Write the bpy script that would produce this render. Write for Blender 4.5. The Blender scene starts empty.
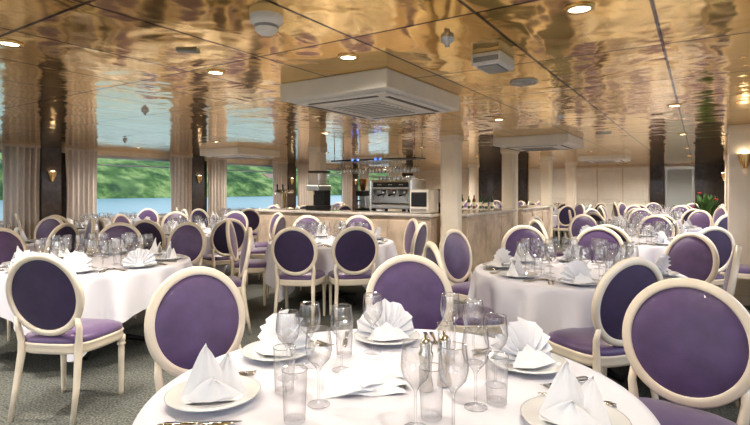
import bpy, bmesh, math, random
from mathutils import Matrix, Vector, noise
random.seed(7)
S=bpy.context.scene
COL=S.collection
H_CAM=1.4; ZC=2.2
XL=-10.1; XR=0.85; YF=18.5; YB=-3.5
# ------------------------------------------------------------ materials
def newmat(name):
    m=bpy.data.materials.new(name); m.use_nodes=True
    nt=m.node_tree; b=nt.nodes['Principled BSDF']; return m,nt,b
def pmat(name,col,rough=.5,metal=0,noise_amt=0,noise_scale=8,bump=0,bump_scale=40,sheen=0,coat=0,emit=None,es=0,stretch=None,transl=0):
    m,nt,b=newmat(name)
    b.inputs['Base Color'].default_value=(*col,1); b.inputs['Roughness'].default_value=rough
    b.inputs['Metallic'].default_value=metal
    b.inputs['Sheen Weight'].default_value=sheen; b.inputs['Coat Weight'].default_value=coat
    if emit: b.inputs['Emission Color'].default_value=(*emit,1); b.inputs['Emission Strength'].default_value=es
    tc=nt.nodes.new('ShaderNodeTexCoord'); src=tc.outputs['Object']
    if stretch:
        mp=nt.nodes.new('ShaderNodeMapping'); mp.inputs['Scale'].default_value=stretch
        nt.links.new(src,mp.inputs['Vector']); src=mp.outputs['Vector']
    if noise_amt:
        n=nt.nodes.new('ShaderNodeTexNoise'); n.inputs['Scale'].default_value=noise_scale; n.inputs['Detail'].default_value=5
        nt.links.new(src,n.inputs['Vector'])
        r=nt.nodes.new('ShaderNodeValToRGB')
        lo=tuple(c*(1-noise_amt) for c in col); hi=tuple(min(1,c*(1+noise_amt)) for c in col)
        r.color_ramp.elements[0].position=.35; r.color_ramp.elements[1].position=.65
        r.color_ramp.elements[0].color=(*lo,1); r.color_ramp.elements[1].color=(*hi,1)
        nt.links.new(n.outputs['Fac'],r.inputs['Fac']); nt.links.new(r.outputs['Color'],b.inputs['Base Color'])
    if bump:
        n=nt.nodes.new('ShaderNodeTexNoise'); n.inputs['Scale'].default_value=bump_scale; n.inputs['Detail'].default_value=3
        nt.links.new(src,n.inputs['Vector'])
        bp=nt.nodes.new('ShaderNodeBump'); bp.inputs['Strength'].default_value=bump; bp.inputs['Distance'].default_value=.01
        nt.links.new(n.outputs['Fac'],bp.inputs['Height']); nt.links.new(bp.outputs['Normal'],b.inputs['Normal'])
    if transl:
        t=nt.nodes.new('ShaderNodeBsdfTranslucent'); t.inputs['Color'].default_value=(*col,1)
        mx=nt.nodes.new('ShaderNodeMixShader'); mx.inputs['Fac'].default_value=transl
        nt.links.new(b.outputs[0],mx.inputs[1]); nt.links.new(t.outputs[0],mx.inputs[2]); nt.links.new(mx.outputs[0],nt.nodes['Material Output'].inputs['Surface'])
    return m
M_WOOD=pmat('cream_lacquer',(.82,.74,.63),.38,noise_amt=.05,noise_scale=6,coat=.2)
M_PURP=pmat('purple_satin',(.115,.075,.185),.34,noise_amt=.14,noise_scale=10,sheen=.3,coat=.05,bump=.15,bump_scale=300)
M_PURB=pmat('purple_satin_shaded',(.055,.038,.100),.42,noise_amt=.10,noise_scale=14,sheen=.15,bump=.15,bump_scale=300)  # chair-back copy of the purple satin, with rear-side shade put into its darker colour
M_CLOTH=pmat('white_linen',(.70,.70,.78),.8,bump=.4,bump_scale=6)
M_NAP=pmat('napkin_linen',(.86,.87,.92),.75,bump=.1,bump_scale=60)
M_PORC=pmat('porcelain',(.70,.72,.75),.12,coat=.5)
M_STEEL=pmat('polished_steel',(.65,.62,.58),.15,1)
M_BRUSH=pmat('brushed_steel',(.55,.54,.53),.3,1)
M_DARK=pmat('dark_brown_veneer',(.05,.035,.028),.35,noise_amt=.3,noise_scale=10,coat=.3)
M_BLACK=pmat('black_plastic',(.015,.015,.016),.35)
M_WHITE=pmat('white_lacquer',(.86,.82,.76),.4,noise_amt=.02)
M_COLM=pmat('cream_column_paint',(.84,.77,.67),.4,noise_amt=.04,noise_scale=3)
M_MARB=pmat('beige_marble',(.66,.55,.45),.25,noise_amt=.16,noise_scale=5,coat=.3)
M_TOPS=pmat('pale_stone_top',(.75,.70,.66),.15,noise_amt=.1,noise_scale=14,coat=.4)
M_CURT=pmat('taupe_curtain',(.66,.58,.51),.8,noise_amt=.10,noise_scale=20,sheen=.3,stretch=(1,8,.5),transl=.2)
M_GOLD=pmat('brass',(.8,.55,.25),.25,1)
M_WALL=pmat('cream_wall_panel',(.76,.66,.54),.5,noise_amt=.04)
M_LAMP=pmat('lamp_glow',(1,.9,.75),.5,emit=(1,.85,.62),es=14)
M_BLUE=pmat('blue_led',(.1,.2,1),.5,emit=(.05,.15,1),es=3)
M_GREEN=pmat('leaf_green',(.05,.13,.03),.5,noise_amt=.3)
M_RED=pmat('red_petals',(.45,.03,.03),.5)
M_BOT=pmat('bottle_green_glass',(.03,.09,.04),.08,coat=1)
M_BOT2=pmat('bottle_amber_glass',(.25,.1,.02),.08,coat=1)
M_LABEL=pmat('paper_label',(.8,.76,.65),.7)
M_GRILL=pmat('grille_grey',(.38,.37,.36),.5)
def glassmat(name,face,mid,edge,g0,g1):
    m=bpy.data.materials.new(name); m.use_nodes=True; nt=m.node_tree; nt.nodes.clear()
    o=nt.nodes.new('ShaderNodeOutputMaterial'); t=nt.nodes.new('ShaderNodeBsdfTransparent')
    g=nt.nodes.new('ShaderNodeBsdfGlossy'); g.inputs['Roughness'].default_value=.04
    g.inputs['Color'].default_value=(1,1,1,1)
    lw=nt.nodes.new('ShaderNodeLayerWeight'); lw.inputs['Blend'].default_value=.5
    mx=nt.nodes.new('ShaderNodeMixShader'); cr=nt.nodes.new('ShaderNodeValToRGB')
    cr.color_ramp.elements[0].color=(face,face,face,1); cr.color_ramp.elements[0].position=.15
    cr.color_ramp.elements[1].color=(edge,edge,edge*1.05,1)
    e=cr.color_ramp.elements.new(.6); e.color=(mid,mid,mid*1.02,1)
    nt.links.new(lw.outputs['Facing'],cr.inputs['Fac']); nt.links.new(cr.outputs['Color'],t.inputs['Color'])
    cf=nt.nodes.new('ShaderNodeValToRGB'); cf.color_ramp.elements[0].color=(g0,g0,g0,1); cf.color_ramp.elements[0].position=.2
    cf.color_ramp.elements[1].color=(g1,g1,g1,1)
    nt.links.new(lw.outputs['Facing'],cf.inputs['Fac']); nt.links.new(cf.outputs['Color'],mx.inputs['Fac'])
    nt.links.new(t.outputs[0],mx.inputs[1]); nt.links.new(g.outputs[0],mx.inputs[2]); nt.links.new(mx.outputs[0],o.inputs['Surface'])
    return m
M_GLASS=glassmat('clear_glass',.96,.76,.06,.12,.5)
M_RIM=glassmat('glass_rim',.6,.35,.2,.5,.8)
M_BASE=glassmat('glass_foot',.95,.88,.75,.05,.22)
M_PANE=glassmat('window_pane_glass',.99,.99,.95,.01,.08)

def ceiling_mat():
    m,nt,b=newmat('champagne_mirror_panels')
    b.inputs['Metallic'].default_value=.9; b.inputs['Roughness'].default_value=.10
    tc=nt.nodes.new('ShaderNodeTexCoord')
    mp=nt.nodes.new('ShaderNodeMapping'); mp.inputs['Rotation'].default_value=(0,0,math.pi/2); mp.inputs['Location'].default_value=(0.1,.17,0)
    nt.links.new(tc.outputs['Object'],mp.inputs['Vector'])
    def brick(c1,c2,mo,ms):
        br=nt.nodes.new('ShaderNodeTexBrick'); nt.links.new(mp.outputs['Vector'],br.inputs['Vector'])
        br.offset=0; br.squash=1
        br.inputs['Scale'].default_value=1; br.inputs['Brick Width'].default_value=1.02; br.inputs['Row Height'].default_value=.68
        br.inputs['Mortar Size'].default_value=ms; br.inputs['Mortar Smooth'].default_value=.1
        br.inputs['Color1'].default_value=c1; br.inputs['Color2'].default_value=c2; br.inputs['Mortar'].default_value=mo
        return br
    br=brick((.96,.68,.26,1),(.86,.58,.20,1),(.08,.04,.02,1),.009)
    nt.links.new(br.outputs['Color'],b.inputs['Base Color'])
    rb=brick((0,0,0,1),(1,1,1,1),(.5,.5,.5,1),0)
    mu=nt.nodes.new('ShaderNodeMath'); mu.operation='MULTIPLY'; mu.inputs[1].default_value=9
    nt.links.new(rb.outputs['Color'],mu.inputs[0])
    n=nt.nodes.new('ShaderNodeTexNoise'); n.noise_dimensions='4D'; n.inputs['Scale'].default_value=1.5; n.inputs['Detail'].default_value=2; n.inputs['Distortion'].default_value=1.2
    nt.links.new(tc.outputs['Object'],n.inputs['Vector']); nt.links.new(mu.outputs[0],n.inputs['W'])
    n2=nt.nodes.new('ShaderNodeTexNoise'); n2.noise_dimensions='4D'; n2.inputs['Scale'].default_value=5; n2.inputs['Detail'].default_value=1; n2.inputs['Distortion'].default_value=1
    nt.links.new(tc.outputs['Object'],n2.inputs['Vector']); nt.links.new(mu.outputs[0],n2.inputs['W'])
    bp=nt.nodes.new('ShaderNodeBump'); bp.inputs['Strength'].default_value=.34; bp.inputs['Distance'].default_value=.05
    nt.links.new(n.outputs['Fac'],bp.inputs['Height'])
    bp3=nt.nodes.new('ShaderNodeBump'); bp3.inputs['Strength'].default_value=.2; bp3.inputs['Distance'].default_value=.01
    nt.links.new(n2.outputs['Fac'],bp3.inputs['Height']); nt.links.new(bp.outputs['Normal'],bp3.inputs['Normal'])
    nt.links.new(bp3.outputs['Normal'],b.inputs['Normal'])
    return m
M_CEIL=ceiling_mat()
def carpet():
    m,nt,b=newmat('speckled_carpet'); b.inputs['Roughness'].default_value=.95
    tc=nt.nodes.new('ShaderNodeTexCoord')
    n=nt.nodes.new('ShaderNodeTexNoise'); n.inputs['Scale'].default_value=70; n.inputs['Detail'].default_value=4; nt.links.new(tc.outputs['Object'],n.inputs['Vector'])
    r=nt.nodes.new('ShaderNodeValToRGB'); r.color_ramp.elements[0].position=.38; r.color_ramp.elements[1].position=.68
    r.color_ramp.elements[0].color=(.07,.08,.077,1); r.color_ramp.elements[1].color=(.24,.25,.235,1)
    nt.links.new(n.outputs['Fac'],r.inputs['Fac'])
    nt.links.new(r.outputs['Color'],b.inputs['Base Color'])
    bp=nt.nodes.new('ShaderNodeBump'); bp.inputs['Strength'].default_value=.6; bp.inputs['Distance'].default_value=.01
    nt.links.new(n.outputs['Fac'],bp.inputs['Height']); nt.links.new(bp.outputs['Normal'],b.inputs['Normal'])
    return m
M_CARP=carpet()
# ------------------------------------------------------------ mesh builder
class MB:
    def __init__(s): s.v=[];s.f=[];s.m=[];s.s=[];s.mats=[]
    def mi(s,mat):
        if mat not in s.mats: s.mats.append(mat)
        return s.mats.index(mat)
    def add(s,verts,faces,mat,smooth=True,M=None):
        o=len(s.v); k=s.mi(mat)
        for p in verts:
            p=Vector(p)
            if M is not None: p=M@p
            s.v.append(tuple(p))
        for f in faces: s.f.append([i+o for i in f]); s.m.append(k); s.s.append(smooth)
    def box(s,x0,x1,y0,y1,z0,z1,mat,bev=0,M=None):
        bm=bmesh.new(); bmesh.ops.create_cube(bm,size=1)
        for v in bm.verts:
            v.co=Vector(((x0+x1)/2+v.co.x*(x1-x0),(y0+y1)/2+v.co.y*(y1-y0),(z0+z1)/2+v.co.z*(z1-z0)))
        if bev: bmesh.ops.bevel(bm,geom=list(bm.edges),offset=bev,segments=2,affect='EDGES',profile=.6)
        bm.verts.index_update()
        s.add([v.co[:] for v in bm.verts],[[v.index for v in f.verts] for f in bm.faces],mat,False,M); bm.free()
    def lathe(s,prof,mat,segs=20,M=None,smooth=True):
        V=[];F=[];idx=[]
        for r,z in prof:
            if r<1e-5: idx.append([len(V)]); V.append((0,0,z))
            else:
                idx.append(list(range(len(V),len(V)+segs)))
                for i in range(segs):
                    a=2*math.pi*i/segs; V.append((r*math.cos(a),r*math.sin(a),z))
        for a,b in zip(idx[:-1],idx[1:]):
            for i in range(segs):
                j=(i+1)%segs
                if len(a)==1 and len(b)==1: continue
                if len(a)==1: F.append([a[0],b[i],b[j]])
                elif len(b)==1: F.append([a[i],a[j],b[0]])
                else: F.append([a[i],a[j],b[j],b[i]])
        s.add(V,F,mat,smooth,M)
    def tube(s,pts,rad,mat,segs=10,M=None,cap=True):
        V=[];F=[];n=len(pts); pts=[Vector(p) for p in pts]
        if not hasattr(rad,'__len__'): rad=[rad]*n
        for i,p in enumerate(pts):
            t=(pts[min(i+1,n-1)]-pts[max(i-1,0)]).normalized()
            ref=Vector((0,1,0)) if abs(t.y)<.9 else Vector((1,0,0))
            a=t.cross(ref).normalized(); b=t.cross(a)
            for k in range(segs):
                an=2*math.pi*k/segs; V.append(p+(a*math.cos(an)+b*math.sin(an))*rad[i])
        for i in range(n-1):
            for k in range(segs):
                l=(k+1)%segs; F.append([i*segs+k,i*segs+l,(i+1)*segs+l,(i+1)*segs+k])
        if cap: F.append(list(range(segs))[::-1]); F.append([(n-1)*segs+k for k in range(segs)])
        s.add(V,F,mat,True,M)
    def rings(s,rings,mat,M=None,closecap=(False,False),smooth=True):
        V=[];F=[];n=len(rings[0])
        for r in rings: V+=r
        for i in range(len(rings)-1):
            for k in range(n):
                l=(k+1)%n; F.append([i*n+k,i*n+l,(i+1)*n+l,(i+1)*n+k])
        if closecap[0]: F.append(list(range(n))[::-1])
        if closecap[1]: F.append([(len(rings)-1)*n+k for k in range(n)])
        s.add(V,F,mat,smooth,M)
    def merge(s,o,M=None):
        off=len(s.v)
        for p in o.v: s.v.append(tuple(M@Vector(p)) if M is not None else p)
        for f,m,sm in zip(o.f,o.m,o.s):
            s.f.append([i+off for i in f]); s.m.append(s.mi(o.mats[m])); s.s.append(sm)
    def mesh(s,name,recalc=True):
        me=bpy.data.meshes.new(name); me.from_pydata(s.v,[],s.f); me.update()
        for m in s.mats: me.materials.append(m)
        for p,m,sm in zip(me.polygons,s.m,s.s): p.material_index=m; p.use_smooth=sm
        if recalc:
            bm=bmesh.new(); bm.from_mesh(me); bmesh.ops.recalc_face_normals(bm,faces=bm.faces); bm.to_mesh(me); bm.free()
        return me
    def obj(s,name,loc=(0,0,0),rz=0,parent=None,recalc=True):
        return inst(s.mesh(name,recalc),name,loc,rz,parent)
def inst(me,name,loc=(0,0,0),rz=0,parent=None):
    o=bpy.data.objects.new(name,me); o.location=loc; o.rotation_euler=(0,0,rz); COL.objects.link(o)
    if parent: o.parent=parent
    return o
T=Matrix.Translation
def RZ(a): return Matrix.Rotation(a,4,'Z')
def RX(a): return Matrix.Rotation(a,4,'X')
def RY(a): return Matrix.Rotation(a,4,'Y')
# heading ground frame -> ship frame (rotation only)
CA,SA=.8387,.5446
def P(x,d): return (CA*x-SA*d, SA*x+CA*d)
# ------------------------------------------------------------ camera
cd=bpy.data.cameras.new('camera'); cam=bpy.data.objects.new('camera',cd); COL.objects.link(cam)
cd.lens=24; cd.sensor_width=36; cd.shift_y=-.03; cd.clip_end=2000; cd.clip_start=.05
cam.location=(0,0,H_CAM); cam.rotation_euler=(math.pi/2,0,math.atan2(SA,CA)); S.camera=cam
# ------------------------------------------------------------ shell
b=MB(); b.box(XL-.3,XR+.3,YB-.3,YF+.3,-.1,0,M_CARP); b.obj('floor')
b=MB(); b.box(XL-.3,XR+.3,YB-.3,YF+.3,ZC,ZC+.1,M_CEIL); b.obj('ceiling')
BAYS=[-.35+3.22*i for i in range(-1,6)]
def side_wall(name,xa,xb,pier):
    b=MB(); b.box(xa,xb,YB,YF,0,.82,M_WALL); b.box(xa,xb,YB,YF,2.1,ZC,M_WALL)
    ed=[YB]+[e for c in BAYS for e in (c-1.3,c+1.3)]+[YF]
    ed=[max(YB,min(YF,e)) for e in ed]
    for i in range(0,len(ed),2):
        if ed[i+1]-ed[i]>.02: b.box(xa,xb,ed[i],ed[i+1],.82,2.1,pier)
    b.obj(name)
    for n,c in enumerate(BAYS):
        if c-1.3<YB: continue
        w=MB(); xm=(xa+xb)/2
        for (a,bb,z0,z1) in ((c-1.3,c+1.3,.82,.87),(c-1.3,c+1.3,2.05,2.1),(c-1.3,c-1.25,.87,2.05),(c+1.25,c+1.3,.87,2.05),(c-1.25,c+1.25,1.90,1.925)):
            w.box(xm-.04,xm+.04,a,bb,z0,z1,M_BRUSH,.004)
        w.add([(xm,c-1.25,.87),(xm,c+1.25,.87),(xm,c+1.25,2.05),(xm,c-1.25,2.05)],[[0,1,2,3]],M_PANE,False)
        w.obj('window_%d'%(n+1+(10 if name=='wall_right' else 0)))
side_wall('wall_left',XL-.25,XL,M_DARK)
side_wall('wall_right',XR,XR+.25,M_WALL)
b=MB(); b.box(XL,XL+.05,YB,YF,.78,.82,M_WHITE,.008); b.obj('trim_1')
b=MB(); b.box(XR-.05,XR,YB,YF,.78,.82,M_WHITE,.008); b.obj('trim_2')
b=MB(); b.box(XL,XL+.03,YB,YF,0,.1,M_DARK,.005); b.obj('baseboard_left')
b=MB(); b.box(XR-.03,XR,YB,YF,0,.1,M_DARK,.005); b.obj('baseboard_right')
# curtains
def curtain_mesh(w):
    b=MB(); n=84; rows=9; V=[];F=[]
    for j in range(rows+1):
        t=j/rows; z=2.19-t*1.72
        for i in range(n+1):
            y=(i/n-.5)*w*(1-.06*math.sin(math.pi*t)) ; a=.052*(.7+.3*t)
            V.append((a*math.sin(i/n*2*math.pi*6+.4*math.sin(3*t))+.012*math.sin(i*.55+2*t),y,z))
    for j in range(rows):
        for i in range(n): q=j*(n+1)+i; F.append([q,q+1,q+n+2,q+n+1])
    b.add(V,F,M_CURT); b.box(-.03,.03,-w/2,w/2,2.15,2.198,M_CURT,.004)
    return b.mesh('curtain')
CM=curtain_mesh(.60)
for c in BAYS:
    for s in (-1,1):
        y=c+s*1.10
        if y<YB+.4 or y>YF-.4: continue
        inst(CM,'pleated_curtain',(XL+.13,y,0))
        inst(CM,'pleated_curtain',(XR-.11,y,0))
def sconce():
    b=MB()
    b.rings([[(.02+.05*math.sin(math.pi*i/12)*k,(.075*k)*math.cos(math.pi*i/12),z) for i in range(13)]+[(0,-.075*k,z),(0,.075*k,z)] for k,z in ((.25,-.1),(.6,-.05),(.9,.02),(1,.08))],M_GOLD)
    b.lathe([(0,.04),(.03,.05),(.03,.085),(0,.09)],M_LAMP,12,T((.035,0,0)))
    return b.mesh('wall_sconce')
SC=sconce()
for i in range(len(BAYS)-1):
    y=(BAYS[i]+BAYS[i+1])/2
    b=MB(); b.box(XL,XL+.10,y-.17,y+.17,0,ZC,M_DARK,.01); b.obj('pier_panel')
    inst(SC,'wall_sconce',(XL+.10,y,1.66))
    if y>7:
        pr=.55 if y<8.5 else .36
        b=MB(); b.box(XR-pr,XR,y-.17,y+.17,0,ZC,M_COLM,.02); b.box(XR-pr-.02,XR,y-.19,y+.19,0,.12,M_COLM,.01); b.box(XR-pr-.02,XR,y-.19,y+.19,ZC-.1,ZC,M_COLM,.01); b.obj('pilaster')
        if y<8.5:
            inst(SC,'wall_sconce',(XR-pr+.16,y-.17,1.76),-math.pi/2)
        else: inst(SC,'wall_sconce',(XR-pr,y,1.72),math.pi)
# back wall (behind camera) with three big windows
b=MB(); b.box(XL,XR,YB-.2,YB,0,.5,M_WALL); b.box(XL,XR,YB-.2,YB,2.1,ZC,M_WALL)
for x0,x1 in ((XL,XL+.4),(-7.2,-6.8),(-3.6,-3.2),(XR-.3,XR)): b.box(x0,x1,YB-.2,YB,.5,2.1,M_WALL)
b.obj('wall_back')
# far wall
b=MB(); b.box(XL,XR,YF,YF+.2,0,ZC,M_WALL)
b.box(-.12,XR,YF-.06,YF,0,ZC,M_DARK,.005)
b.box(-1.35,-.95,YF-.06,YF,0,ZC,M_DARK,.005)
b.box(-7.6,-5.3,YF-.06,YF,0,ZC,M_DARK,.005)
b.obj('wall_far')
for i in range(5):
    x=-5.25+.78*i
    d=MB(); d.box(x,x+.74,YF-.05,YF,.02,2.15,M_WHITE,.006)
    for z0,z1 in ((.2,.95),(1.08,2.02)): d.box(x+.1,x+.64,YF-.07,YF-.045,z0,z1,M_WHITE,.012)
    d.lathe([(0,0),(.012,0),(.018,.03),(0,.045)],M_GOLD,10,T((x+.66,YF-.05,1.02))@RX(math.pi/2)); d.obj('door_%d'%(i+1))
d=MB(); d.box(-.93,-.14,YF-.05,YF,.02,2.15,M_BRUSH,.006); d.box(-.88,-.19,YF-.07,YF-.045,.4,2.05,pmat('frosted_grey_glass',(.45,.5,.52),.3),.01); d.obj('door_6')
# ------------------------------------------------------------ columns
def column(x,y,w=.27):
    b=MB(); h=w/2; c=.05
    def ring(h,c,z): return [(h,-h+c,z),(h,h-c,z),(h-c,h,z),(-h+c,h,z),(-h,h-c,z),(-h,-h+c,z),(-h+c,-h,z),(h-c,-h,z)]
    b.rings([ring(h+.02,c,0),ring(h+.02,c,.12),ring(h,c,.13),ring(h,c,ZC-.1),ring(h+.02,c,ZC-.08),ring(h+.02,c,ZC)],M_COLM,closecap=(True,True),smooth=False)
    b.obj('structural_column',(x,y,0))
COLS=[(-3.1,6.85),(-3.1,9.6),(-3.1,12.35),(-3.1,15.1),(-6.05,7.32),(-6.05,10.2),(-6.05,15.1)]
for c in COLS: column(*c)
COLS.append((.55,7.7)); COLS.append((.15,14.5))
# ------------------------------------------------------------ bar counter
bar=bpy.data.objects.new('bar_counter',None); COL.objects.link(bar)
def panel_run(x0,x1,y0,y1,n,axis,name):
    b=MB(); b.box(x0,x1,y0,y1,.08,1.0,M_MARB,.01); b.box(x0+.03,x1-.03,y0+.03,y1-.03,0,.08,M_DARK)
    for i in range(n):
        if axis=='x':
            a=x0+(x1-x0)*i/n; e=x0+(x1-x0)*(i+1)/n; b.box(a+.03,e-.03,y0-.015,y0+.005,.16,.93,M_MARB,.008)
        else:
            a=y0+(y1-y0)*i/n; e=y0+(y1-y0)*(i+1)/n; b.box(x1-.005,x1+.015,a+.03,e-.03,.16,.93,M_MARB,.008)
    b.box(x0-.05,x1+.05,y0-.06,y1+.04,1.0,1.045,M_TOPS,.012)
    b.obj(name,parent=bar)
panel_run(-6.9,-3.34,6.66,7.12,5,'x','front_run')
panel_run(-3.3,-2.95,7.1,9.35,3,'y','side_run')
panel_run(-3.3,-2.95,9.85,12.1,3,'y','side_run_2')
b=MB(); b.box(-5.85,-3.5,7.5,8.0,.0,.98,M_BRUSH,.01); b.box(-5.86,-3.49,7.48,8.02,.98,1.005,M_BRUSH,.005); b.obj('work_counter')
b=MB(); b.box(-5.6,-3.6,10.4,10.85,0,.95,M_DARK,.01); b.box(-5.65,-3.55,10.35,10.9,.95,.99,M_TOPS,.01)
for i in range(4): b.box(-5.55+.49*i,-5.1+.49*i,10.38,10.405,.12,.88,M_MARB,.008)
b.obj('back_bar_cabinet')
def bottle(mat,h=.3,r=.037):
    b=MB(); b.lathe([(0,0),(r,.0),(r,h*.6),(r*.85,h*.68),(r*.35,h*.78),(r*.33,h*.97),(r*.4,h*.97),(r*.4,h),(0,h)],mat,14)
    b.lathe([(r+.001,h*.18),(r+.001,h*.48)],M_LABEL,14); return b
for i in range(13):
    bottle(random.choice([M_BOT,M_BOT2,M_BOT]),random.uniform(.26,.34)).obj('liquor_bottle',(-5.5+.14*i,10.6+random.uniform(-.06,.06),.991))
def espresso():
    b=MB()
    b.box(-.4,.4,-.26,.26,.06,.14,M_BRUSH,.015); b.box(-.4,.4,0,.26,.14,.44,M_BRUSH,.02); b.box(-.42,.42,-.24,.26,.40,.56,M_BRUSH,.03)
    b.box(-.36,.36,-.255,-.235,.44,.53,M_BLACK,.004)
    for sx in (-1,1):
        b.box(sx*.41-.025,sx*.41+.025,-.27,.27,.03,.58,M_STEEL,.015)
        for sy in (-.2,.2): b.lathe([(0,0),(.03,0),(.025,.07),(0,.07)],M_BLACK,12,T((sx*.36,sy,0)))
    for x in (-.22,.0,.22):
        b.lathe([(0,.30),(.035,.30),(.042,.34),(.042,.40),(0,.40)],M_STEEL,16,T((x,-.12,0)))
        b.tube([(x,-.12,.315),(x,-.22,.31),(x,-.31,.295)],[.012,.014,.016],M_BLACK,8)
        b.tube([(x,-.12,.30),(x-.0,-.12,.26)],.008,M_STEEL,8)
        for k in (-.03,0,.03): b.lathe([(0,0),(.008,0),(.008,.01),(0,.01)],M_LABEL,8,T((x+k,-.256,.485))@RX(math.pi/2))
    for sx in (-.34,.34): b.tube([(sx,-.2,.42),(sx*1.03,-.26,.36),(sx*1.02,-.27,.2)],.007,M_STEEL,8)
    b.tube([(-.38,-.2,.62),(.38,-.2,.62)],.006,M_STEEL,6); b.tube([(-.38,.22,.62),(.38,.22,.62)],.006,M_STEEL,6)
    for sx in (-.38,0,.38):
        for sy in (-.2,.22): b.tube([(sx,sy,.56),(sx,sy,.62)],.005,M_STEEL,6)
    for i in range(8):
        for j in range(3):
            for k in range(2 if (i+j)%3 else 1):
                b.lathe([(0,0),(.022,0),(.034,.05),(.031,.05),(.019,.006),(0,.006)],M_PORC,12,T((-.31+.088*i,-.1+.12*j,.562+.03*k)))
    return b
espresso().obj('espresso_machine',(-4.55,7.75,1.007))
b=MB()
b.box(-.09,.09,-.13,.13,0,.05,M_BLACK,.01); b.box(-.08,.08,-.02,.12,.05,.32,M_BRUSH,.02); b.box(-.09,.09,-.12,.12,.28,.38,M_BLACK,.02)
b.lathe([(0,.38),(.04,.38),(.09,.58),(.09,.6),(0,.61)],M_BOT2,16); b.tube([(0,-.1,.2),(0,-.19,.19)],.013,M_BLACK,8)
b.obj('coffee_grinder',(-5.3,7.75,1.007))
b=MB(); b.box(-.13,.13,-.2,.2,0,.08,M_BLACK,.01); b.box(-.12,.12,.0,.2,.08,.40,M_BLACK,.015); b.box(-.13,.13,-.16,.2,.34,.44,M_BRUSH,.015)
b.box(-.12,.12,-.14,.18,.44,.66,M_GLASS,.02); b.box(-.125,.125,-.145,.185,.66,.69,M_BLACK,.01); b.tube([(0,-.12,.34),(0,-.12,.26)],.014,M_STEEL,8)
inst(b.mesh('juice_dispenser'),'juice_dispenser',(-5.68,6.9,1.047)) 
b=MB(); b.lathe([(0,0),(.07,0),(.065,.02),(.035,.03),(.035,.34),(0,.36)],M_STEEL,18)
b.tube([(-.2,0,.33),(.2,0,.33)],.035,M_STEEL,14)
for x in (-.14,0,.14):
    b.tube([(x,-.02,.33),(x,-.1,.32),(x,-.11,.24)],.011,M_STEEL,8); b.tube([(x,-.05,.35),(x,-.06,.46)],[.01,.018],M_BLACK,8)
b.obj('beer_tap_tower',(-6.5,6.92,1.047))
b=MB(); b.box(-.17,.17,-.2,.2,0,.09,M_BLACK,.01); b.tube([(0,.05,.09),(0,.08,.2)],.03,M_BLACK,10)
b.box(-.19,.19,-.012,.012,-.13,.13,M_BLACK,.008,T((0,.02,.28))@RX(-.3)); b.box(-.17,.17,-.014,-.011,-.11,.11,M_GRILL,0,T((0,.02,.28))@RX(-.3))
b.obj('cash_register',(-3.75,7.75,1.007))
b=MB(); b.box(-.16,.16,-.18,.18,0,.36,M_WHITE,.02); b.box(-.13,.13,-.19,-.175,.1,.32,M_BLACK,.01); b.box(-.13,.13,-.2,-.18,.03,.07,M_GRILL,.004); b.obj('microwave_oven',(-3.57,6.9,1.047))
# hanging glass rack
wg_prof=[(.008,.007),(.004,.02),(.004,.10),(.012,.115),(.034,.14),(.041,.168),(.039,.20),(.035,.23)]
b=MB(); b.box(-.9,.9,-.18,.18,1.93,1.955,M_DARK,.005)
for x in (-.85,.85):
    for y in (-.14,.14): b.tube([(x,y,1.95),(x,y,2.2)],.008,M_STEEL,6)
for i in range(12):
    for y in (-.1,0,.1): b.lathe(wg_prof,M_GLASS,12,T((-.8+i*.145,y,1.93))@RX(math.pi))
for x in (-.4,-.28,.1,.2): b.lathe([(0,0),(.018,0),(.018,.02),(0,.02)],M_BLUE,10,T((x,-.185,1.945))@RX(math.pi/2))
b.obj('hanging_glass_rack',(-4.9,7.6,0))
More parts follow.
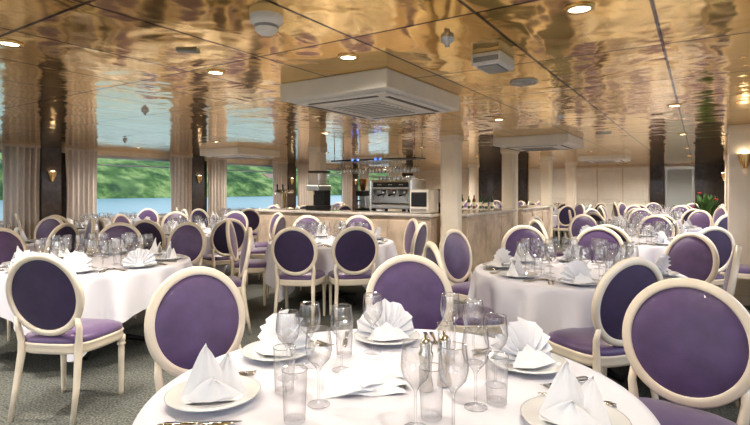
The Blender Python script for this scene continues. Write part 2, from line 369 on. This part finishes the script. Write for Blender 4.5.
# ------------------------------------------------------------ chair
def chair_mesh():
    b=MB(); N=40
    def outline(a,bb,z,k=1.0):
        r=[]
        for i in range(N):
            t=2*math.pi*i/N; c,s=math.cos(t),math.sin(t); e=.55
            x=a*math.copysign(abs(c)**e,c); y=bb*math.copysign(abs(s)**e,s)
            x*=1+.09*(y/bb); r.append((x*k,y*k,z))
        return r
    b.rings([outline(.225,.21,.395),outline(.243,.225,.40),outline(.248,.23,.42),outline(.243,.226,.445),outline(.25,.232,.455),outline(.24,.225,.465)],M_WOOD,closecap=(True,False))
    b.rings([outline(.24,.225,.46),outline(.243,.227,.475),outline(.236,.22,.495),outline(.20,.185,.513),outline(.13,.12,.522),outline(.05,.045,.525)],M_PURP,closecap=(False,True))
    for sx in (-1,1):
        b.lathe([(0,0),(.013,0),(.015,.03),(.021,.33),(.019,.34),(.028,.35),(.028,.36),(.02,.368),(.027,.375),(.027,.41),(0,.41)],M_WOOD,14,T((sx*.215,.175,0)))
        b.tube([(sx*.205,-.275,0),(sx*.2,-.235,.2),(sx*.19,-.205,.40),(sx*.192,-.205,.47),(sx*.205,-.215,.56),(sx*.2,-.23,.63)],[.014,.019,.023,.021,.018,.014],M_WOOD,12)
    tl=.17; zo=.765; yo=-.245; ct,st=math.cos(tl),math.sin(tl)
    def bp(u,w,n): return (u,yo-w*st+n*ct,zo+w*ct+n*st)
    A,B=.232,.242; K=56; prof=[(-.020,-.008),(-.015,-.018),(.011,-.018),(.020,-.010),(.021,.008),(.013,.02),(-.004,.017),(-.015,.022),(-.021,.010)]
    ringsl=[]
    for i in range(K):
        t=2*math.pi*i/K; nx,nz=math.cos(t)/A,math.sin(t)/B; L=math.hypot(nx,nz); nx/=L; nz/=L
        ringsl.append([bp(A*math.cos(t)+nx*r,B*math.sin(t)+nz*r,n) for r,n in prof])
    ringsl.append(ringsl[0]); b.rings(ringsl,M_WOOD)
    def disc(n0,bulge,sgn,mat):
        rr=[]
        for k in (1.0,.97,.9,.75,.5,.25,.06):
            rr.append([bp((A-.012)*k*math.cos(2*math.pi*i/K),(B-.012)*k*math.sin(2*math.pi*i/K),sgn*(n0+bulge*(1-k**4))) for i in range(K)])
        b.rings(rr,mat,closecap=(False,True))
    disc(.008,.026,1,M_PURP); disc(.006,.010,-1,M_PURB)
    return b.mesh('dining_chair')
CH=chair_mesh()
chairs=[]; tables=[]
def chair_w(X,Y,fx,fy,force=False):
    L=math.hypot(fx,fy); fx/=L; fy/=L
    if not force:
        if X<XL+.45 or X>XR-.40 or Y>YF-.5: return
        for (a,c) in chairs:
            if math.hypot(X-a,Y-c)<.56: return
        for (a,c,r) in tables:
            if math.hypot(X-a,Y-c)<r+.2: return
        for (a,c) in COLS:
            if math.hypot(X-a,Y-c)<.5: return
        if -7.25<X<-2.6 and 6.25<Y<12.4: return
    chairs.append((X,Y)); inst(CH,'dining_chair',(X,Y,0),math.atan2(-fx,fy)+random.uniform(-.04,.04))
def chair_c(x,d,fx,fd):
    """position of chair back and facing direction in the heading frame"""
    L=math.hypot(fx,fd); fx/=L; fd/=L
    X,Y=P(x+.27*fx,d+.27*fd); F=P(fx,fd); chair_w(X,Y,F[0],F[1],True)
# ------------------------------------------------------------ table
def table_mesh(R,s,seed):
    b=MB(); N=160; rings=[]
    def ring(f,z): return [(f*math.cos(2*math.pi*i/N),f*math.sin(2*math.pi*i/N),z) for i in range(N)]
    for k in (.02,.3,.6,.85,.97): rings.append(ring(R*k,.75))
    rings.append(ring(R+.004,.747)); rings.append(ring(R+.010,.735))
    rnd=random.Random(seed); ph=rnd.random()*6
    for j in range(1,13):
        t=j/12; rr=[]
        for i in range(N):
            a=2*math.pi*i/N; q=min(s/max(abs(math.cos(a)),1e-4),s/max(abs(math.sin(a)),1e-4))
            drop=min(q-R,.60)+.01*math.sin(5*a+ph)
            cn=abs(math.sin(2*a))**2
            fold=math.sin(16*a+ph+.8*math.sin(3*a))*(.028+.040*cn)*t**.6+ .012*math.sin(31*a+ph)*t
            r=R+.014+.035*t*(1-.3*cn)+fold
            rr.append((r*math.cos(a),r*math.sin(a),.735-drop*t))
        rings.append(rr)
    b.rings(rings,M_CLOTH,closecap=(True,False))
    b.lathe([(0,.72),(R-.05,.72),(R-.04,.735),(R-.05,.742),(0,.742)],M_WOOD,48)
    b.lathe([(.10,.02),(.06,.08),(.045,.2),(.045,.6),(.12,.70),(.12,.72)],M_BLACK,20)
    for k in range(4):
        b.tube([(0,0,.1),(.2*math.cos(k*math.pi/2+.78),.2*math.sin(k*math.pi/2+.78),.07),(.42*math.cos(k*math.pi/2+.78),.42*math.sin(k*math.pi/2+.78),.022)],[.035,.03,.022],M_BLACK,8)
    return b.mesh('round_dining_table',recalc=False)
TM=table_mesh(.78,1.06,3); TBIG=table_mesh(.76,1.05,5)
# tableware
def plate():
    b=MB(); b.lathe([(0,0),(.075,0),(.08,.004),(.10,.012),(.140,.021),(.143,.024),(.139,.0245),(.10,.017),(.083,.009),(.07,.006),(0,.006)],M_PORC,40); return b
def wine(): b=MB(); b.lathe([(.034,.001),(.008,.007)],M_BASE,24); b.lathe(wg_prof,M_GLASS,24); b.lathe([(.0350,.2292),(.0362,.2305),(.0350,.2318),(.0340,.2305),(.0350,.2292)],M_RIM,24); b.lathe([(.0335,.0),(.035,.0012),(.0335,.0025)],M_RIM,24); return b
def tumbler(): b=MB(); b.lathe([(.028,.0),(.030,.006),(.0355,.145)],M_GLASS,24); b.lathe([(.0355,.1442),(.0367,.1455),(.0355,.1468),(.0345,.1455),(.0355,.1442)],M_RIM,24); b.lathe([(0,.012),(.0295,.012)],M_BASE,24); return b
def fork():
    b=MB()
    def strip(pts,w,th=.0022):
        rings=[[(x-w[i],y,z-th),(x+w[i],y,z-th),(x+w[i],y,z+th),(x-w[i],y,z+th)] for i,(x,y,z) in enumerate(pts)]
        b.rings(rings,M_STEEL,closecap=(True,True))
    strip([(0,-.10,.004),(0,-.08,.005),(0,.0,.009),(0,.035,.006)],[.008,.009,.004,.004])
    strip([(0,.035,.006),(0,.045,.004),(0,.055,.003)],[.004,.011,.0125])
    for x in (-.0105,-.0035,.0035,.0105): strip([(x,.055,.003),(x,.08,.005),(x,.10,.009)],[.002,.0018,.001],.0012)
    return b
def knife():
    b=MB()
    def strip(pts,w,th): b.rings([[(x-w[i],y,z-th[i]),(x+w[i],y,z-th[i]),(x+w[i],y,z+th[i]),(x-w[i],y,z+th[i])] for i,(x,y,z) in enumerate(pts)],M_STEEL,closecap=(True,True))
    strip([(0,-.11,.005),(0,-.09,.006),(0,-.01,.006),(0,0,.005)],[.007,.009,.006,.006],[.003,.0045,.004,.003])
    strip([(0,0,.005),(.001,.02,.005),(.001,.08,.004),(-.004,.115,.004)],[.006,.010,.010,.002],[.002,.0012,.001,.0008])
    return b
def spoon():
    b=MB(); b.rings([[(-w,y,z-.002),(w,y,z-.002),(w,y,z+.002),(-w,y,z+.002)] for w,y,z in ((.007,-.09,.004),(.008,-.07,.005),(.004,.0,.009),(.004,.04,.006))],M_STEEL,closecap=(True,True))
    rr=[]
    for k in (1,.8,.5,.15): rr.append([(k*.019*math.cos(2*math.pi*i/16),.066+k*.028*math.sin(2*math.pi*i/16),.002+.006*k*k) for i in range(16)])
    b.rings(rr,M_STEEL,closecap=(False,True)); return b
def napkin_fan(seed=0,lean=.25):
    """pleated linen fan standing on a folded base; faces -Y"""
    b=MB(); n=22; rows=5; V=[];F=[]
    for j in range(rows+1):
        t=j/rows
        for i in range(n+1):
            a=math.radians(-4+188*i/n); r=.012+.132*t*(1+.05*math.sin(i*1.7+seed))
            dp=(.016*t+.003)*(1 if i%2 else -1)
            V.append((-r*math.cos(a)*.9,dp+.03*t*t+lean*r*math.sin(a)*.4,.006+max(.0,r*math.sin(a))+.004))
    for j in range(rows):
        for i in range(n): q=j*(n+1)+i; F.append([q,q+1,q+n+2,q+n+1])
    b.add(V,F,M_NAP,False)
    b.add([(-.055,-.05,.008),(.055,-.05,.008),(.03,.06,.010),(-.03,.06,.010),(0,.0,.075),(-.075,-.02,.012),(.075,-.02,.012)],[[0,1,4],[1,6,4],[0,4,5],[3,2,4],[0,1,2,3]],M_NAP,False)
    b.add([(-.09,-.045,.012),(-.02,-.07,.010),(.03,-.062,.012),(.095,-.04,.012),(.05,-.012,.05),(-.045,-.012,.055),(0,-.03,.035)],[[0,1,6,5],[1,2,6],[2,3,4,6],[4,5,6]],M_NAP,False)
    return b
def napkin_point(seed=0):
    b=MB()
    def peak(cx,cy,w,h,rot,lean):
        M=T((cx,cy,.008))@RZ(rot); V=[];F=[];n=8;rows=6
        for j in range(rows+1):
            t=j/rows; ww=w*(1-t)**.8
            for i in range(n+1):
                u=i/n*2-1; V.append((u*ww,lean*t*h-.035*(1-u*u)*(1-t)+.006*math.sin(u*9+seed),h*t+.004*math.sin(u*5)))
        for j in range(rows):
            for i in range(n): q=j*(n+1)+i; F.append([q,q+1,q+n+2,q+n+1])
        b.add(V,F,M_NAP,True,M)
    peak(-.02,0,.075,.15,.25,.12); peak(.03,.02,.07,.11,-.35,.25); peak(.0,-.02,.09,.06,.05,-.15); peak(-.01,.04,.08,.09,math.pi+.2,-.1)
    b.add([(-.10,-.05,.006),(.09,-.055,.006),(.085,.05,.007),(-.08,.055,.007)],[[0,1,2,3]],M_NAP,False)
    return b
def setting(seed):
    b=MB(); b.merge(plate()); rnd=random.Random(seed)
    nf=napkin_fan(seed) if seed%3 else napkin_point(seed)
    b.merge(nf,T((0,0,.006))@RZ(rnd.uniform(-.7,.7)+(math.pi if seed%2 else 0)))
    b.merge(fork(),T((-.175,0,0))); b.merge(fork(),T((-.205,0,0))@RZ(.05))
    b.merge(knife(),T((.175,0,0))); b.merge(spoon(),T((.205,0,0))@RZ(-.04))
    b.merge(wine(),T((.05,.21,0))); b.merge(wine(),T((.14,.185,0))); b.merge(tumbler(),T((-.04,.235,0))); b.merge(wine(),T((.0,.32,0)))
    return b.mesh('place_setting')
SET=[setting(i) for i in range(4)]
def table_w(X,Y,me=TM,R=.78,nset=8,a0=.3):
    tables.append((X,Y,R)); inst(me,'round_dining_table',(X,Y,0),random.uniform(0,1.5))
    for i in range(nset):
        a=a0+2*math.pi*i/nset
        inst(random.choice(SET),'place_setting',(X+(R-.19)*math.cos(a),Y+(R-.19)*math.sin(a),.752),a+math.pi/2)
def ring_chairs(X,Y,R,n,a0,gap=.28):
    for i in range(n):
        a=a0+2*math.pi*i/n; r=R+gap
        chair_w(X+r*math.cos(a),Y+r*math.sin(a),-math.cos(a),-math.sin(a))
TC=(.06,1.60)
T1=P(*TC); T2=P(-2.5,4.5); T3=P(1.6,4.0); T4=P(-.55,6.35)
tables.append((T1[0],T1[1],.76)); inst(TBIG,'round_dining_table',(T1[0],T1[1],0),.45)
for t in (T2,T3,T4): table_w(t[0],t[1],a0=random.random())
chair_c(-.87,2.44,.75,-.75)
chair_c(.2,2.9,-.05,-1)
chair_c(1.33,2.12,-.75,-.8)
chair_c(-2.0,3.0,.12,1); chair_c(-2.2,5.9,-.25,-1); chair_c(-2.95,5.8,.3,-1); chair_c(-3.75,5.0,1,-.35); chair_c(-1.28,5.05,-1,-.35); chair_c(-3.5,3.4,.7,.8)
chair_c(1.44,2.8,-.3,.95); chair_c(.42,3.65,1,.15); chair_c(.77,4.85,.8,-.85); chair_c(1.6,5.35,0,-1); chair_c(2.3,5.15,-.6,-1); chair_c(2.82,4.45,-1,-.4); chair_c(2.45,3.4,-.85,.6)
chair_c(-.83,5.15,.1,1); chair_c(-.2,5.2,-.2,1); chair_c(.55,5.9,-1,.4); chair_c(-1.8,6.2,1,.15); chair_c(.5,6.7,-1,-.3); chair_c(-1.0,7.45,.4,-1); chair_c(-.25,7.5,-.2,-1)
OTH=[(-7.3,2.3),(-6.5,5.0),(-8.85,4.9),(-8.8,7.9),(-8.8,10.9),(-8.8,13.8),(-8.8,16.4),(-6.1,13.0),(-6.1,16.6),(-.70,7.3),(-.75,10.2),(-.75,13.1),(-.75,16.0),(-3.7,13.75),(-3.5,16.6)]
for x,y in OTH: table_w(x,y,a0=random.random())
for x,y in OTH: ring_chairs(x,y,.78,8,random.random())
# ------------------------------------------------------------ near table ware
def put(me,name,x,d,rot=0,z=.752):
    X,Y=P(x,d); return inst(me,name,(X,Y,z),rot+math.atan2(SA,CA))
mp=plate().mesh('dinner_plate'); mw=wine().mesh('wine_glass'); mt=tumbler().mesh('water_tumbler'); mf=fork().mesh('fork'); mk=knife().mesh('table_knife'); ms=spoon().mesh('spoon')
cut=[]
for x,d,kind,r in ((-.50,1.55,'p',.2),(-.38,1.97,'f',-.5),(.05,2.16,'f',.1),(.56,1.84,'f',.3),(.55,1.38,'p',-.6)):
    put(mp,'dinner_plate',x,d)
    me=(napkin_fan(int(d*100),.3) if kind=='f' else napkin_point(int(d*100))).mesh('folded_napkin')
    put(me,'folded_napkin',x,d,r,.759)
    dx,dd=TC[0]-x,TC[1]-d; L=math.hypot(dx,dd); dx/=L; dd/=L; rot=math.atan2(-dx,dd)
    rx,rd=dd,-dx
    for mm,nm,off in ((mf,'fork',-.18),(mf,'fork',-.205),(mk,'table_knife',.175),(ms,'spoon',.205)):
        xx,ddd=x+rx*off,d+rd*off
        if math.hypot(xx-TC[0],ddd-TC[1])>.66: continue
        if any(math.hypot(xx-a,ddd-c)<.10 and k!=(x,d) for a,c,k in cut): continue
        cut.append((xx,ddd,(x,d))); put(mm,nm,xx,ddd,rot+random.uniform(-.05,.05))
for x,d in ((-.17,1.51),(-.24,1.84),(-.01,2.0),(.30,2.0),(.30,1.49),(.11,1.36),(-.30,1.72),(.40,1.66),(.37,1.88),(.21,1.34),(-.12,1.80)): put(mw,'wine_glass',x,d)
for x,d in ((-.225,1.40),(-.12,1.95),(.37,1.52),(.16,1.42),(.27,1.88),(-.29,1.60)): put(mt,'water_tumbler',x,d)
b=MB(); b.lathe([(0,0),(.024,0),(.025,.01),(.018,.05),(.021,.10),(.024,.108),(.024,.12),(.019,.128),(.022,.15),(.012,.165),(.005,.168),(.006,.178),(0,.182)],M_STEEL,24)
pm=b.mesh('pepper_mill'); put(pm,'pepper_mill',.165,1.62); put(pm,'salt_mill',.23,1.66)
b=MB(); n=14
for L,(w,h,z0) in enumerate(((.13,.09,.0),(.12,.085,.012),(.09,.08,.026))):
    V=[];F=[]
    for j in range(n+1):
        for i in range(n+1):
            u=i/n*2-1; v=j/n*2-1
            V.append((u*w+.02*L,v*h,z0+.003+.022*(1-abs(u)**3)*(1-abs(v)**4)+.004*math.sin(u*5+v*3+L)))
    for j in range(n):
        for i in range(n): q=j*(n+1)+i; F.append([q,q+1,q+n+2,q+n+1])
    b.add(V,F,M_NAP,True,RZ(.25*L))
put(b.mesh('folded_bread_napkin'),'folded_bread_napkin',-.04,1.66,.1)
# ------------------------------------------------------------ ceiling fixtures
def cassette(x,y,w,l,drop=.1):
    b=MB(); b.box(-w/2,w/2,-l/2,l/2,ZC-drop,ZC,M_WHITE,.012)
    iw,il=w*.37,l*.37; z=ZC-drop
    b.box(-iw-.06,iw+.06,-il-.06,il+.06,z-.02,z,M_WHITE,.01)
    for s in (-1,1):
        b.box(-iw+.04,iw-.04,s*(il+.01)-.018,s*(il+.01)+.018,z-.023,z-.019,M_BLACK); b.box(s*(iw+.01)-.018,s*(iw+.01)+.018,-il+.04,il-.04,z-.023,z-.019,M_BLACK)
    b.box(-iw*.72,iw*.72,-il*.72,il*.72,z-.03,z-.02,M_WHITE,.004)
    for k in range(9): yy=-il*.6+il*1.2*k/8; b.box(-iw*.62,iw*.62,yy-.008,yy+.008,z-.034,z-.029,M_GRILL)
    b.obj('ceiling_ac_cassette',(x,y,0))
cassette(-2.18,3.36,.943,1.18,.13); cassette(-2.1,7.94,1.1,1.1,.13); cassette(-7.7,6.92,1.1,1.1,.13); cassette(-6.9,10.8,1.0,1.1); cassette(-1.9,13,1,1.1)
cp=P
b=MB(); b.lathe([(.075,ZC),(.075,ZC-.03),(.06,ZC-.035),(.055,ZC-.05),(.05,ZC-.07),(.03,ZC-.085),(0,ZC-.088)],M_WHITE,28); b.lathe([(.056,ZC-.045),(.057,ZC-.052),(.053,ZC-.058)],M_GRILL,28)
X,Y=cp(-.5,2.3); b.obj('smoke_detector',(X,Y,0))
b=MB(); b.lathe([(.035,ZC),(.033,ZC-.02),(.014,ZC-.03),(.014,ZC-.045),(0,ZC-.05)],M_BRUSH,16); sm=b.mesh('sprinkler_head')
for x,d in ((.38,2.63),(-2.3,5),(2.0,5.4),(-4,8)):
    X,Y=cp(x,d); inst(sm,'sprinkler_head',(X,Y,0))
X,Y=cp(.71,3.0)
b=MB(); b.box(-.09,.09,-.13,.13,ZC-.07,ZC,M_WHITE,.015); b.box(-.06,.06,-.10,.10,ZC-.08,ZC-.068,M_GRILL,.004); b.box(-.075,.075,-.135,-.125,ZC-.055,ZC-.025,M_GRILL,.004); b.obj('emergency_light',(X,Y,0))
b=MB()
for r in (.10,.07,.04): b.lathe([(r,ZC),(r,ZC-.012),(r-.018,ZC-.008),(r-.018,ZC)],M_BRUSH,24)
dv=b.mesh('round_air_vent')
for x,d in ((1.1,3.7),(3.2,7)):
    X,Y=cp(x,d); inst(dv,'round_air_vent',(X,Y,0))
b=MB(); b.box(-.06,.06,-.03,.03,ZC-.012,ZC,M_GRILL,.004); X,Y=cp(-1.07,2.86); b.obj('ceiling_vent',(X,Y,0),.6)
b=MB(); b.lathe([(.065,ZC),(.065,ZC-.008),(.048,ZC-.010),(.045,ZC-.002)],M_GOLD,24); b.lathe([(0,ZC-.004),(.045,ZC-.004)],M_LAMP,24); dl=b.mesh('recessed_downlight')
def downlight(X,Y,w):
    o=inst(dl,'recessed_downlight',(X,Y,0))
    L=bpy.data.lights.new('downlight_lamp','SPOT'); L.energy=w; L.color=(1,.90,.77); L.spot_size=2.8; L.spot_blend=.9; L.shadow_soft_size=.06
    lo=bpy.data.objects.new('lamp',L); lo.location=(0,0,ZC-.03); COL.objects.link(lo); lo.parent=o
pts=[cp(-1.99,2.72),cp(.9,2.2),cp(-1.08,3.39),cp(-.16,3.0)]
PW=118
for p,w_ in zip(pts,(90,25,80,45)): downlight(p[0],p[1],w_)
for yy in (-1.5,1.1,5.5,8.4,11.2,14.0,16.8):
    for xx in (-8.9,-6.7,-4.4,-1.9,-.2):
        if any(math.hypot(xx-p[0],yy-p[1])<1.0 for p in pts): continue
        if any(abs(xx-c[0])<.62 and abs(yy-c[1])<.7 for c in ((-2.1,7.94),(-7.7,6.92),(-6.9,10.8),(-1.9,13))): continue
        downlight(xx,yy,PW if math.hypot(xx,yy)>2.6 else 38)
# ------------------------------------------------------------ potted plant near right wall
b=MB(); b.lathe([(0,0),(.12,0),(.16,.3),(.17,.32),(.15,.32),(.14,.28),(0,.28)],M_DARK,20)
for i in range(70):
    a=random.uniform(0,6.28); h=random.uniform(.6,1.1); r=random.uniform(.08,.28)
    p0=Vector((.04*math.cos(a),.04*math.sin(a),.28)); p1=Vector((r*.5*math.cos(a),r*.5*math.sin(a),.28+h*.6)); p2=Vector((r*math.cos(a),r*math.sin(a),.28+h*.95))
    b.tube([p0,p1,p2],[.006,.005,.003],M_GREEN,5)
    s=Vector((-math.sin(a),math.cos(a),0))*.05; q=(p2-p1)*.55
    b.add([p1+q*.2,p1+q*1+s,p2+Vector((.04*math.cos(a),.04*math.sin(a),-.02)),p1+q*1-s],[[0,1,2,3]],M_GREEN,False)
    if i%16==0: b.lathe([(0,-.03),(.035,-.01),(.04,.02),(0,.03)],M_RED,8,T(p2))
b.obj('potted_plant',(.15,14.5,0))
# ------------------------------------------------------------ outside
wm,nt,bb=newmat('river_water'); bb.inputs['Base Color'].default_value=(.10,.19,.22,1); bb.inputs['Roughness'].default_value=.3
bb.inputs['IOR'].default_value=1.2
n=nt.nodes.new('ShaderNodeTexNoise'); n.inputs['Scale'].default_value=.6; tc=nt.nodes.new('ShaderNodeTexCoord'); bpn=nt.nodes.new('ShaderNodeBump'); bpn.inputs['Strength'].default_value=.8
nt.links.new(tc.outputs['Object'],n.inputs['Vector']); nt.links.new(n.outputs['Fac'],bpn.inputs['Height']); nt.links.new(bpn.outputs['Normal'],bb.inputs['Normal'])
b=MB(); b.add([(-700,-700,-1.2),(700,-700,-1.2),(700,900,-1.2),(-700,900,-1.2)],[[0,1,2,3]],wm,False); b.obj('river')
hm,nt,bb=newmat('wooded_hillside'); bb.inputs['Roughness'].default_value=.95
bb.inputs['Specular IOR Level'].default_value=.05
tc=nt.nodes.new('ShaderNodeTexCoord'); n=nt.nodes.new('ShaderNodeTexNoise'); n.inputs['Scale'].default_value=.12; n.inputs['Detail'].default_value=12; n.inputs['Roughness'].default_value=.7
nt.links.new(tc.outputs['Object'],n.inputs['Vector']); r=nt.nodes.new('ShaderNodeValToRGB'); r.color_ramp.elements[0].position=.40; r.color_ramp.elements[1].position=.60
r.color_ramp.elements[0].color=(.03,.058,.025,1); r.color_ramp.elements[1].color=(.19,.24,.09,1); e=r.color_ramp.elements.new(.5); e.color=(.075,.125,.042,1)
nt.links.new(n.outputs['Fac'],r.inputs['Fac']); nt.links.new(r.outputs['Color'],bb.inputs['Base Color'])
b=MB(); V=[];F=[]; nx,ny=30,110
for j in range(ny+1):
    for i in range(nx+1):
        x=-150-i*7; y=-250+j*8; t=i/nx
        h=noise.noise(Vector((x*.01,y*.008,0)))*25+noise.noise(Vector((x*.05,y*.05,3)))*5
        V.append((x,y,-1.5+ (t**.75)*62 + h*min(1,t*3)+ (3*abs(noise.noise(Vector((x*.2,y*.2,0)))) if i>0 else 0)))
for j in range(ny):
    for i in range(nx): q=j*(nx+1)+i; F.append([q,q+1,q+nx+2,q+nx+1])
b.add(V,F,hm,True)
hs=b; rr=random.Random(4)
M_ROOF=pmat('terracotta_roof',(.20,.12,.08),.8); M_HW=pmat('house_render',(.25,.23,.2),.8)
for i in range(16):
    y=rr.uniform(-60,420); x=-165-rr.uniform(0,25); z=2+abs(x+160)*.3
    w,d,h=rr.uniform(2.5,4),rr.uniform(2.5,3.5),rr.uniform(2,3.5)
    hs.box(x-d,x+d,y-w,y+w,z-6,z+h,M_HW); hs.add([(x-d,y-w,z+h),(x+d,y-w,z+h),(x+d,y+w,z+h),(x-d,y+w,z+h),(x,y-w,z+h+2),(x,y+w,z+h+2)],[[0,1,4],[1,2,5,4],[2,3,5],[3,0,4,5]],M_ROOF,False)
hs.obj('wooded_hillside')
w=bpy.data.worlds.new('world'); S.world=w; w.use_nodes=True; nt=w.node_tree; bg=nt.nodes['Background']
tc=nt.nodes.new('ShaderNodeTexCoord'); sp=nt.nodes.new('ShaderNodeSeparateXYZ'); cr=nt.nodes.new('ShaderNodeValToRGB')
nt.links.new(tc.outputs['Generated'],sp.inputs['Vector']); nt.links.new(sp.outputs['Z'],cr.inputs['Fac'])
cr.color_ramp.elements[0].color=(.90,.94,1,1); cr.color_ramp.elements[1].color=(.60,.76,1,1)
nt.links.new(cr.outputs['Color'],bg.inputs['Color']); bg.inputs['Strength'].default_value=2.2
S.view_settings.view_transform='Standard'
try: S.view_settings.look='Medium High Contrast'
except Exception as ex: print('look',ex)
S.view_settings.exposure=0.25
